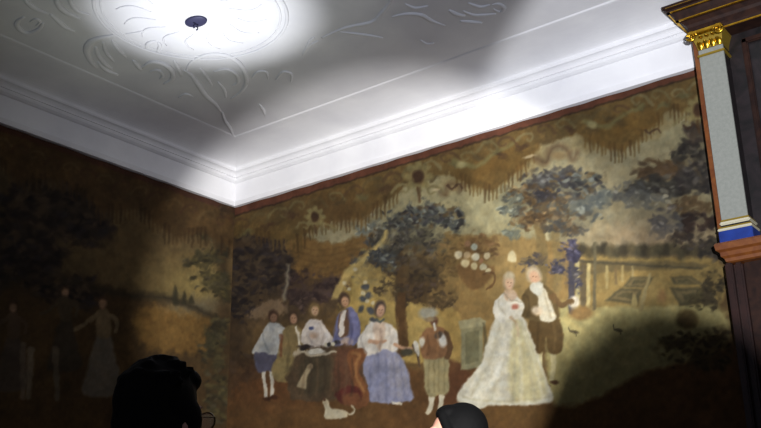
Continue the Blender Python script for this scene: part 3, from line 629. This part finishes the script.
# figures in the left hanging
def lady(x, y, s, dress, top):
    L.poly([(x-5*s, y), (x+6*s, y), (x+16*s, y+38*s), (x+18*s, y+60*s), (x-20*s, y+62*s), (x-16*s, y+36*s)], dress, 1.5, 1, 2)
    L.poly([(x-6*s, y-22*s), (x+6*s, y-22*s), (x+7*s, y+3*s), (x-6*s, y+3*s)], top, 1.2, 1, 1.5)
    L.stroke([(x-5*s, y-20*s), (x-20*s, y-8*s), (x-28*s, y-4*s)], 5*s, 4*s, top); L.stroke([(x+6*s, y-18*s), (x+14*s, y-12*s), (x+13*s, y-2*s)], 5*s, 4*s, top)
    L.dab(x, y-31*s, 5*s, 6.4*s, (90, 64, 44), 0, .3); L.dab(x, y-29*s, 4*s, 5*s, (176, 132, 96), 0, .3)
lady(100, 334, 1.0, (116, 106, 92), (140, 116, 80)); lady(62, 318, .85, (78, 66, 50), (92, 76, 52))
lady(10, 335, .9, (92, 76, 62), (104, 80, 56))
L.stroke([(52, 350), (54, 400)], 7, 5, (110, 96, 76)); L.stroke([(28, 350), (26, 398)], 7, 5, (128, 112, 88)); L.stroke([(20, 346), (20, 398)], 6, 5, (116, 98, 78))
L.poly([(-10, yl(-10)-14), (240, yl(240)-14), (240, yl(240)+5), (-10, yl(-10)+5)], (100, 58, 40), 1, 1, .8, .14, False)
L.foliage(225, 214, 10, 8, [(84, 60, 36)], 20, 4)
#PAINT_END
thR = C.build('painted_wall_hanging', cm, None, .030, None)
thR['label'] = 'brightly lit painted wall hanging showing a lady in a wide white dress'; thR['category'] = 'tapestry'
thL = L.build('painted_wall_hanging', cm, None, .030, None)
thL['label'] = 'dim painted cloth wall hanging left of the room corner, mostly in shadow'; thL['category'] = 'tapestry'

# ------------------------------------------------------------------ pilastered wooden portal on the right
YF = -.20                                       # face of the pilaster
def fx(px, py, y=YF): return at(px, py, 1, y)
ptop = fx(711, 44); pbot = fx(733, 218)
xl = (fx(699.5, 50)[0]+fx(719.5, 218)[0])/2; xr = (fx(723, 46)[0]+fx(747.5, 215)[0])/2
z_cap0 = fx(711, 47)[2]; z_cap1 = fx(711, 33)[2]
z_b0 = fx(733, 219)[2]; z_b1 = fx(733, 229)[2]; z_p1 = fx(733, 240)[2]
portal = empty('carved_portal', (xl, 0, 0), 0, 'dark wooden portal with grey pilaster, gilded capital and blue plinth at the right', 'portal')
def part(name, bm, m, smooth=False, par=None):
    bmesh.ops.translate(bm, vec=(-xl, 0, 0), verts=bm.verts)
    return obj(name, bm, m, par or portal, smooth)
def profile_run(name, prof, x0, x1, m, ret=True, x1e=None):
    """moulding running along x from x0, profile (projection p, z); its left end is returned to the wall"""
    bm = bmesh.new(); y0 = -.05
    A = []; B = []; D = []
    for p, z in prof:
        A.append(bm.verts.new((x0-p, 0.0, z))); B.append(bm.verts.new((x0-p, YF-p, z))); D.append(bm.verts.new((x1, YF-p, z)))
    n = len(prof)
    for i in range(n-1):
        bm.faces.new((A[i], A[i+1], B[i+1], B[i])); bm.faces.new((B[i], B[i+1], D[i+1], D[i]))
    e0 = bm.verts.new((x1, 0, prof[0][1])); e1 = bm.verts.new((x1, 0, prof[-1][1]))
    bm.faces.new((A[0], B[0], D[0], e0)); bm.faces.new((A[-1], e1, D[-1], B[-1])); bm.faces.new(D+[e1, e0]); 
    bm.faces.new([A[i] for i in range(n)]+[e1, e0])
    return part(name, bm, m)
XE = 5.1
pw = xr-xl
# pilaster shaft, timber edge strip, plinth and base mouldings
part('pilaster_shaft', box(bmesh.new(), xl, xr, YF, YF+.014, z_b0, z_cap0, .002), M['stone'])
part('pilaster_core', box(bmesh.new(), xl, xr-.002, YF+.014, -.09, z_p1-.01, z_cap0), M['darkpanel'])
part('edge_strip', box(bmesh.new(), xl-.030, xl, YF+.02, -.001, z_b1-.02, z_cap1, .003), M['brownwood'])
bm = bmesh.new(); box(bm, xl-.006, xr+.008, YF-.008, -.04, z_cap0-.040, z_cap0-.028, .002); part('necking_band', bm, M['goldpaint'])
dz = (z_b0-z_b1)/4
bm = bmesh.new(); box(bm, xl-.003, xr+.006, YF-.006, -.04, z_b0-dz*.6, z_b0+.004, .003); part('base_moulding', bm, M['goldpaint'])
bm = bmesh.new(); box(bm, xl-.008, xr+.012, YF-.014, -.04, z_b0-dz*2, z_b0-dz*.6, .005); part('base_moulding', bm, M['cream'])
bm = bmesh.new(); box(bm, xl-.005, xr+.008, YF-.008, -.04, z_b0-dz*2.8, z_b0-dz*2, .002); part('base_moulding', bm, M['darkpanel'])
bm = bmesh.new(); box(bm, xl-.014, xr+.016, YF-.018, -.04, z_b1+.004, z_b0-dz*2.8, .003); part('base_moulding', bm, M['goldpaint'])
bm = bmesh.new(); box(bm, xl-.018, xr+.020, YF-.024, -.04, z_b1-.006, z_b1+.006, .003); part('base_moulding', bm, M['cream'])
part('plinth', box(bmesh.new(), xl-.016, xr+.018, YF-.02, -.02, z_p1-.01, z_b1-.006, .003), M['blue'])
# gilded capital: bell, two rows of leaves, volutes, abacus
cx = (xl+xr)/2; ch = z_cap1-z_cap0
bm = bmesh.new(); rings = []
for t in range(9):
    u = t/8; k = 1+.36*u**1.6
    rings.append([bm.verts.new((cx+sx*pw/2*k, YF-.004-.05*u**2 if sy else -.05, z_cap0+ch*u)) for sx, sy in ((-1, 0), (-1, 1), (1, 1), (1, 0))])
for a_, b_ in zip(rings, rings[1:]):
    for k in range(4): bm.faces.new((a_[k], a_[(k+1) % 4], b_[(k+1) % 4], b_[k]))
bm.faces.new(rings[0]); bm.faces.new(rings[-1]); capital = part('capital', bm, M['goldpaint'])
def leafm(x, z, w_, h, out):
    bm = bmesh.new(); P_ = []
    for i in range(7):
        u = i/6; ww = w_/2*math.sin(math.pi*(.12+.80*u))**.7; yy = YF-.008-out*u**2.2; zz = z+h*(u-.22*max(0, u-.75)*4*u)
        P_.append([bm.verts.new((x+ww*s_, yy+(abs(s_)*.007), zz)) for s_ in (-1, -.5, 0, .5, 1)])
    for a_, b_ in zip(P_, P_[1:]):
        for k in range(4): bm.faces.new((a_[k], a_[k+1], b_[k+1], b_[k]))
    r_ = bmesh.ops.extrude_face_region(bm, geom=bm.faces[:]); vs = [v for v in r_['geom'] if isinstance(v, bmesh.types.BMVert)]
    bmesh.ops.translate(bm, vec=(0, .006, 0), verts=vs); return bm
for k in range(4): part('acanthus_leaf', leafm(xl+pw*(k+.5)/4, z_cap0-.002, pw/4*1.15, ch*.55, .03), M['gold'], True)
for k in range(3): part('acanthus_leaf', leafm(xl+pw*(k+1)/4, z_cap0+ch*.25, pw/4*1.2, ch*.6, .045), M['gold'], True)
for sx in (-1, 1):
    bm = bmesh.new(); pts = []
    for i in range(22):
        t = i/21*2.2*2*math.pi; rr = .030*(1-i/24); pts.append((cx+sx*(pw/2*1.12-rr*math.cos(t)), YF-.062, z_cap0+ch*.72+rr*math.sin(t)))
    tube(bm, pts, [.0065]*22, 6); part('volute', bm, M['gold'], True)
part('abacus', box(bmesh.new(), cx-pw*.66, cx+pw*.66, YF-.07, -.05, z_cap1-.012, z_cap1+.004, .003), M['gold'])
# entablature: profile from the picture's stepped silhouette
def zsil(px, py, p): return at(px, py, 1, YF-p)[2]
x0e = xl-.032
zz0 = z_cap1+.004
pr = [(.0, zz0), (.005, zz0+.025), (.004, zz0+.06), (.012, zz0+.075), (.030, zz0+.092), (.048, zz0+.098), (.052, zz0+.12), (.066, zz0+.138), (.076, zz0+.142), (.080, zz0+.155), (.095, zz0+.160), (.098, zz0+.178)]
profile_run('entablature', pr, x0e, XE, M['walnut'])
def gilt(p, z, h=.009):
    bm = bmesh.new(); q = p+.004
    box(bm, x0e-q, XE, YF-q, YF-q+.02, z-h/2, z+h/2, .002); box(bm, x0e-q, x0e-q+.02, YF-q, -.001, z-h/2, z+h/2, .002)
    part('gilt_moulding', bm, M['gold'])
gilt(.002, zz0+.006); gilt(.046, zz0+.098, .007); gilt(.076, zz0+.143, .006); gilt(.093, zz0+.164, .006)
# recessed dark bay right of the pilaster
part('back_panel', box(bmesh.new(), xl+.01, XE, -.10, -.001, z_p1, z_cap1+.02), M['darkpanel'])
part('recess_frame', box(bmesh.new(), xr+.07, xr+.10, -.12, -.10, z_p1+.02, z_cap1-.04, .006), M['walnut'])
part('recess_frame', box(bmesh.new(), xr+.07, XE-.1, -.12, -.10, z_cap1-.07, z_cap1-.04, .006), M['walnut'])
# brown ledge over the door, and the dark frame beneath it
zl0 = z_p1-.01
LP = [(-.012, zl0-.095), (.0, zl0-.09), (.004, zl0-.075), (.016, zl0-.065), (.018, zl0-.045), (.032, zl0-.035), (.036, zl0-.008), (.03, zl0)]
profile_run('ledge', LP, xl-.005, XE, M['brownwood'])
xj = at(724, 262, 1, YF)[0]
part('door_jamb', box(bmesh.new(), xj, xj+.035, YF, -.001, 0, zl0-.095, .006), M['redwood'])
part('door_jamb', box(bmesh.new(), xj+.035, xj+.075, YF+.025, -.001, 0, zl0-.095, .008), M['redwood'])
part('door_jamb', box(bmesh.new(), xj+.075, xj+.16, YF+.05, -.001, 0, zl0-.095, .004), M['walnut'])
part('lintel', box(bmesh.new(), xj+.16, XE, YF+.05, -.001, zl0-.2, zl0-.095, .004), M['redwood'])
dr = obj('door_1', box(bmesh.new(), xj+.17, XE, -.06, -.012, 0, zl0-.2, .003), M['redwood']); dr['kind'] = 'structure'
for k, (za, zb_) in enumerate(((.15, 1.0), (1.1, zl0-.35))):
    obj('door_panel', box(bmesh.new(), xj+.3, XE-.12, -.072, -.06, za, zb_, .008), M['walnut'], dr)

# hook plate in the middle of the medallion
hk = empty('ceiling_hook', Vector(at(196, 21, 2, ZCEIL)), 0, 'small dark iron hook plate in the bright middle of the stucco medallion', 'hook')
bm = bmesh.new(); bmesh.ops.create_uvsphere(bm, u_segments=24, v_segments=10, radius=1); bmesh.ops.scale(bm, vec=(.07, .05, .012), verts=bm.verts); bmesh.ops.translate(bm, vec=(0, 0, -.004), verts=bm.verts)
obj('plate', bm, M['iron'], hk, True)
bm = bmesh.new(); tube(bm, [(0, .015*math.cos(t/14*5.2-1.2), -.038+.015*math.sin(t/14*5.2-1.2)) for t in range(15)], [.004]*15, 8); tube(bm, [(0, 0, -.008), (0, 0, -.024)], [.004, .004]); obj('hook', bm, M['iron'], hk, True)

# ------------------------------------------------------------------ people
def ell(bm, c, r, rot=None, sub=3):
    q = bmesh.ops.create_icosphere(bm, subdivisions=sub, radius=1); vs = q['verts']
    bmesh.ops.scale(bm, vec=r, verts=vs)
    if rot: bmesh.ops.rotate(bm, matrix=Matrix.Rotation(rot[0], 3, rot[1]), verts=vs)
    bmesh.ops.translate(bm, vec=c, verts=vs)
def cone(bm, a, b, ra, rb):
    a, b = Vector(a), Vector(b); ell(bm, a, (ra,)*3, sub=2); ell(bm, b, (rb,)*3, sub=2)
    d = b-a; L_ = d.length
    if L_ < 1e-5: return
    q = bmesh.ops.create_cone(bm, cap_ends=True, segments=16, radius1=ra, radius2=rb, depth=L_)
    bmesh.ops.rotate(bm, matrix=d.to_track_quat('Z', 'Y').to_matrix(), verts=q['verts']); bmesh.ops.translate(bm, vec=(a+b)/2, verts=q['verts'])
def chain(bm, pts, rs):
    for i in range(len(pts)-1): cone(bm, pts[i], pts[i+1], rs[i], rs[i+1])
def fuse(o, vox, it=4):
    m_ = o.modifiers.new('fuse', 'REMESH'); m_.mode = 'VOXEL'; m_.voxel_size = vox; m_.use_smooth_shade = True
    s_ = o.modifiers.new('soften', 'SMOOTH'); s_.iterations = it; s_.factor = .5
ARM = {}
def person(loc, face, head_face, h, female, label, hairm, top_m, leg_m, glasses=False):
    """origin at the feet, built facing +Y; head turned by head_face"""
    root = empty('person', loc, face, label, 'person'); s = h/1.75
    V = lambda x, y, z: Vector((x*s, y*s, z*s))
    sw = .185 if not female else .16; hw = .10
    def headbits(bm):
        hb = bmesh.new()
        ell(hb, (0, -.012, 1.655), (.076, .094, .095)); ell(hb, (0, .022, 1.60), (.060, .070, .078)); ell(hb, (0, .055, 1.555), (.036, .034, .030))
        ell(hb, (0, .094, 1.618), (.011, .014, .028), (-.25, 'X')); ell(hb, (0, .104, 1.600), (.014, .014, .010))
        ell(hb, (0, .088, 1.567), (.023, .010, .006)); ell(hb, (0, .086, 1.556), (.020, .010, .006))
        ell(hb, (0, .080, 1.668), (.05, .012, .010))
        for q in (-1, 1):
            ell(hb, (q*.077, -.004, 1.618), (.010, .018, .031)); ell(hb, (q*.04, .055, 1.595), (.026, .026, .022)); ell(hb, (q*.031, .076, 1.640), (.014, .010, .009))
        bmesh.ops.rotate(hb, cent=(0, -.01, 1.5), matrix=Matrix.Rotation(head_face, 3, 'Z'), verts=hb.verts)
        t_ = bpy.data.meshes.new('t'); hb.to_mesh(t_); hb.free(); bm.from_mesh(t_); bpy.data.meshes.remove(t_)
    def torso(bm, e=0):
        ell(bm, (0, 0, 1.28), (sw*.86+e, .105+e, .20+e)); ell(bm, (0, .005, 1.08), (.135+e, .095+e, .17+e)); ell(bm, (0, 0, .95), (.165+e, .115+e, .13+e))
        cone(bm, (-sw*.9, 0, 1.41), (sw*.9, 0, 1.41), .052+e, .052+e); cone(bm, (0, -.01, 1.40), (0, 0, 1.47), .075+e, .056+e*.5)
        if female:
            for q in (-1, 1): ell(bm, (q*.07, .085, 1.25), (.06+e, .05+e, .055+e))
    armp = lambda q: [(q*sw, 0, 1.41), (q*(sw+.05), -.01, 1.13), (q*(sw+.06), .05, .88)]
    legp = lambda q: [(q*.09, 0, .93), (q*.095, .015, .50), (q*.10, -.01, .09)]
    bm = bmesh.new(); headbits(bm); torso(bm); cone(bm, (0, -.012, 1.40), (0, -.005, 1.56), .056, .052)
    for q in (-1, 1):
        chain(bm, armp(q), [.050, .040, .027]); chain(bm, legp(q), [.085, .055, .038]); cone(bm, (q*.10, -.03, .045), (q*.11, .14, .03), .038, .03)
        wx, wy, wz = armp(q)[2]
        cone(bm, (wx, wy, wz), (wx, wy+.02, wz-.075), .027, .034); ell(bm, (wx, wy+.018, wz-.055), (.017, .04, .05))
        for j, (oy, L_) in enumerate(((.046, .070), (.024, .080), (.003, .075), (-.017, .058))):
            a_ = Vector((wx, wy+oy, wz-.09)); b_ = a_+Vector((-q*.006, .004, -L_*.5)); c_ = b_+Vector((-q*.016, .006, -L_*.45)); chain(bm, [a_, b_, c_], [.010, .0095, .008])
        chain(bm, [(wx-q*.004, wy+.045, wz-.035), (wx-q*.014, wy+.072, wz-.065), (wx-q*.018, wy+.078, wz-.095)], [.013, .011, .009])
    bmesh.ops.scale(bm, vec=(s, s, s), verts=bm.verts)
    fuse(obj('body', bm, M['skin'], root), .0065, 3)
    def garment(name, m_, f, vox=.009, it=5):
        bm = bmesh.new(); f(bm); bmesh.ops.scale(bm, vec=(s, s, s), verts=bm.verts); fuse(obj(name, bm, m_, root), vox, it)
    def jacket(bm):
        torso(bm, .014)
        for q in (-1, 1): chain(bm, armp(q)[:2]+[Vector(armp(q)[1]).lerp(Vector(armp(q)[2]), .93)], [.066, .054, .042])
    def trousers(bm):
        ell(bm, (0, 0, .93), (.182, .132, .12))
        for q in (-1, 1): chain(bm, legp(q), [.108, .076, .060])
    def shoes(bm):
        for q in (-1, 1): cone(bm, (q*.10, -.045, .048), (q*.112, .15, .038), .046, .040); ell(bm, (q*.105, .05, .02), (.045, .13, .022))
    garment('jacket', top_m, jacket); garment('trousers', leg_m, trousers); garment('shoes', M['shoe'], shoes)
    RH = Matrix.Rotation(head_face, 3, 'Z')
    def hair(bm):
        rnd = random.Random(4)
        hb = bmesh.new()
        ell(hb, (0, -.038 if female else -.026, 1.672), (.087, .098 if female else .104, .098)); ell(hb, (0, -.045, 1.62), (.082, .082, .085))
        ell(hb, (0, .010 if female else .035, 1.726), (.066, .055, .036))
        if not female:
            for q in (-1, 1): ell(hb, (q*.070, .012, 1.63), (.020, .040, .050))
        if female:
            ell(hb, (0, -.05, 1.55), (.088, .06, .13)); ell(hb, (0, -.055, 1.42), (.085, .045, .12))
            for q in (-1, 1): chain(hb, [(q*.05, .035, 1.715), (q*.080, .012, 1.65), (q*.084, .0, 1.55), (q*.082, -.01, 1.44)], [.020, .020, .024, .02])
        else:
            for k in range(46):
                a_ = rnd.uniform(-2.9, .5)+math.pi*0; t_ = rnd.uniform(.2, 1.45)
                th = rnd.uniform(0, 2*math.pi); ph = rnd.uniform(.1, 1.25)
                d_ = Vector((math.sin(ph)*math.cos(th), math.sin(ph)*math.sin(th), math.cos(ph)))
                if d_.y > .75 and d_.z < .4: continue
                p_ = Vector((0, -.026, 1.672))+Vector((d_.x*.084, d_.y*.100, d_.z*.095))
                cone(hb, p_, p_+d_*.010+Vector((.012, .006, 0)), .012, .005)
        bmesh.ops.rotate(hb, cent=(0, -.01, 1.5), matrix=RH, verts=hb.verts)
        t_ = bpy.data.meshes.new('t'); hb.to_mesh(t_); hb.free(); bm.from_mesh(t_); bpy.data.meshes.remove(t_)
    garment('hair', hairm, hair, .006, 2)
    def rh(p): p = Vector(p)-Vector((0, -.01, 1.5)); return (RH @ p+Vector((0, -.01, 1.5)))*s
    for q in (-1, 1):
        bm = bmesh.new(); ell(bm, rh((q*.031, .077, 1.640)), (.0115*s,)*3); obj('eye', bm, M['eye'], root, True)
    if glasses:
        gl = bmesh.new(); ln = bmesh.new()
        for q in (-1, 1):
            pts = [rh((q*.034+.027*math.cos(t), .108, 1.637+.021*math.sin(t))) for t in [2*math.pi*k/20 for k in range(21)]]
            tube(gl, pts, [.0022*s]*21, 6)
            tube(gl, [rh((q*.061, .108, 1.643)), rh((q*.076, .09, 1.643)), rh((q*.086, -.0, 1.635))], [.0022*s]*3, 6)
            vs = [ln.verts.new(rh((q*.034+.026*math.cos(t), .108, 1.637+.020*math.sin(t)))) for t in [2*math.pi*k/20 for k in range(20)]]
            f_ = ln.faces.new(vs)
            ex = bmesh.ops.extrude_face_region(ln, geom=[f_]); off_ = rh((0, .1065, 1.6))-rh((0, .108, 1.6))
            bmesh.ops.translate(ln, vec=off_, verts=[v for v in ex['geom'] if isinstance(v, bmesh.types.BMVert)])
        tube(gl, [rh((-.008, .109, 1.640)), rh((.008, .109, 1.640))], [.0022*s]*2, 6)
        go = obj('glasses', gl, M['metalframe'], root); obj('lens', ln, M['glass'], go)
    return root
# heads are placed where they stand in the room: distance from the camera along the floor, top of hair on its sight line
def stand(px, py_top, dist, face, hf, female, *a, **k):
    p = along(px, py_top, dist); h = p[2]/1.772*1.75
    return person((p[0], p[1], 0), face, hf, h, female, *a, **k)
cr = math.atan2(_r0[1], _r0[0])            # direction of the picture's right, along the floor
toR = cr-math.pi/2                          # rz that makes +Y point along it
stand(166, 360, 2.1, toR+1.05, -.05, False, 'person with short dark hair and glasses, seen from behind at lower left', M['hair_brown'], M['cloth'], M['jeans'], glasses=True)
stand(452, 402, 3.7, toR+math.pi-.2, .1, True, 'person with long straight black hair before the pale dress on the hanging', M['hair'], M['cloth2'], M['jeans'])
# a third spectator stands beside the camera, just outside the picture, in the spotlight's beam
tgt = Vector(at(648, 304, 1, 0)); dl = (tgt-LAMP); pos = LAMP+dl*(.74/dl.length)
person((pos.x, pos.y, 0), .35, .3, (pos.z)*1.75/1.77, True, 'person standing at the right just outside the picture whose head shades the hanging', M['hair'], M['cloth'], M['jeans'])
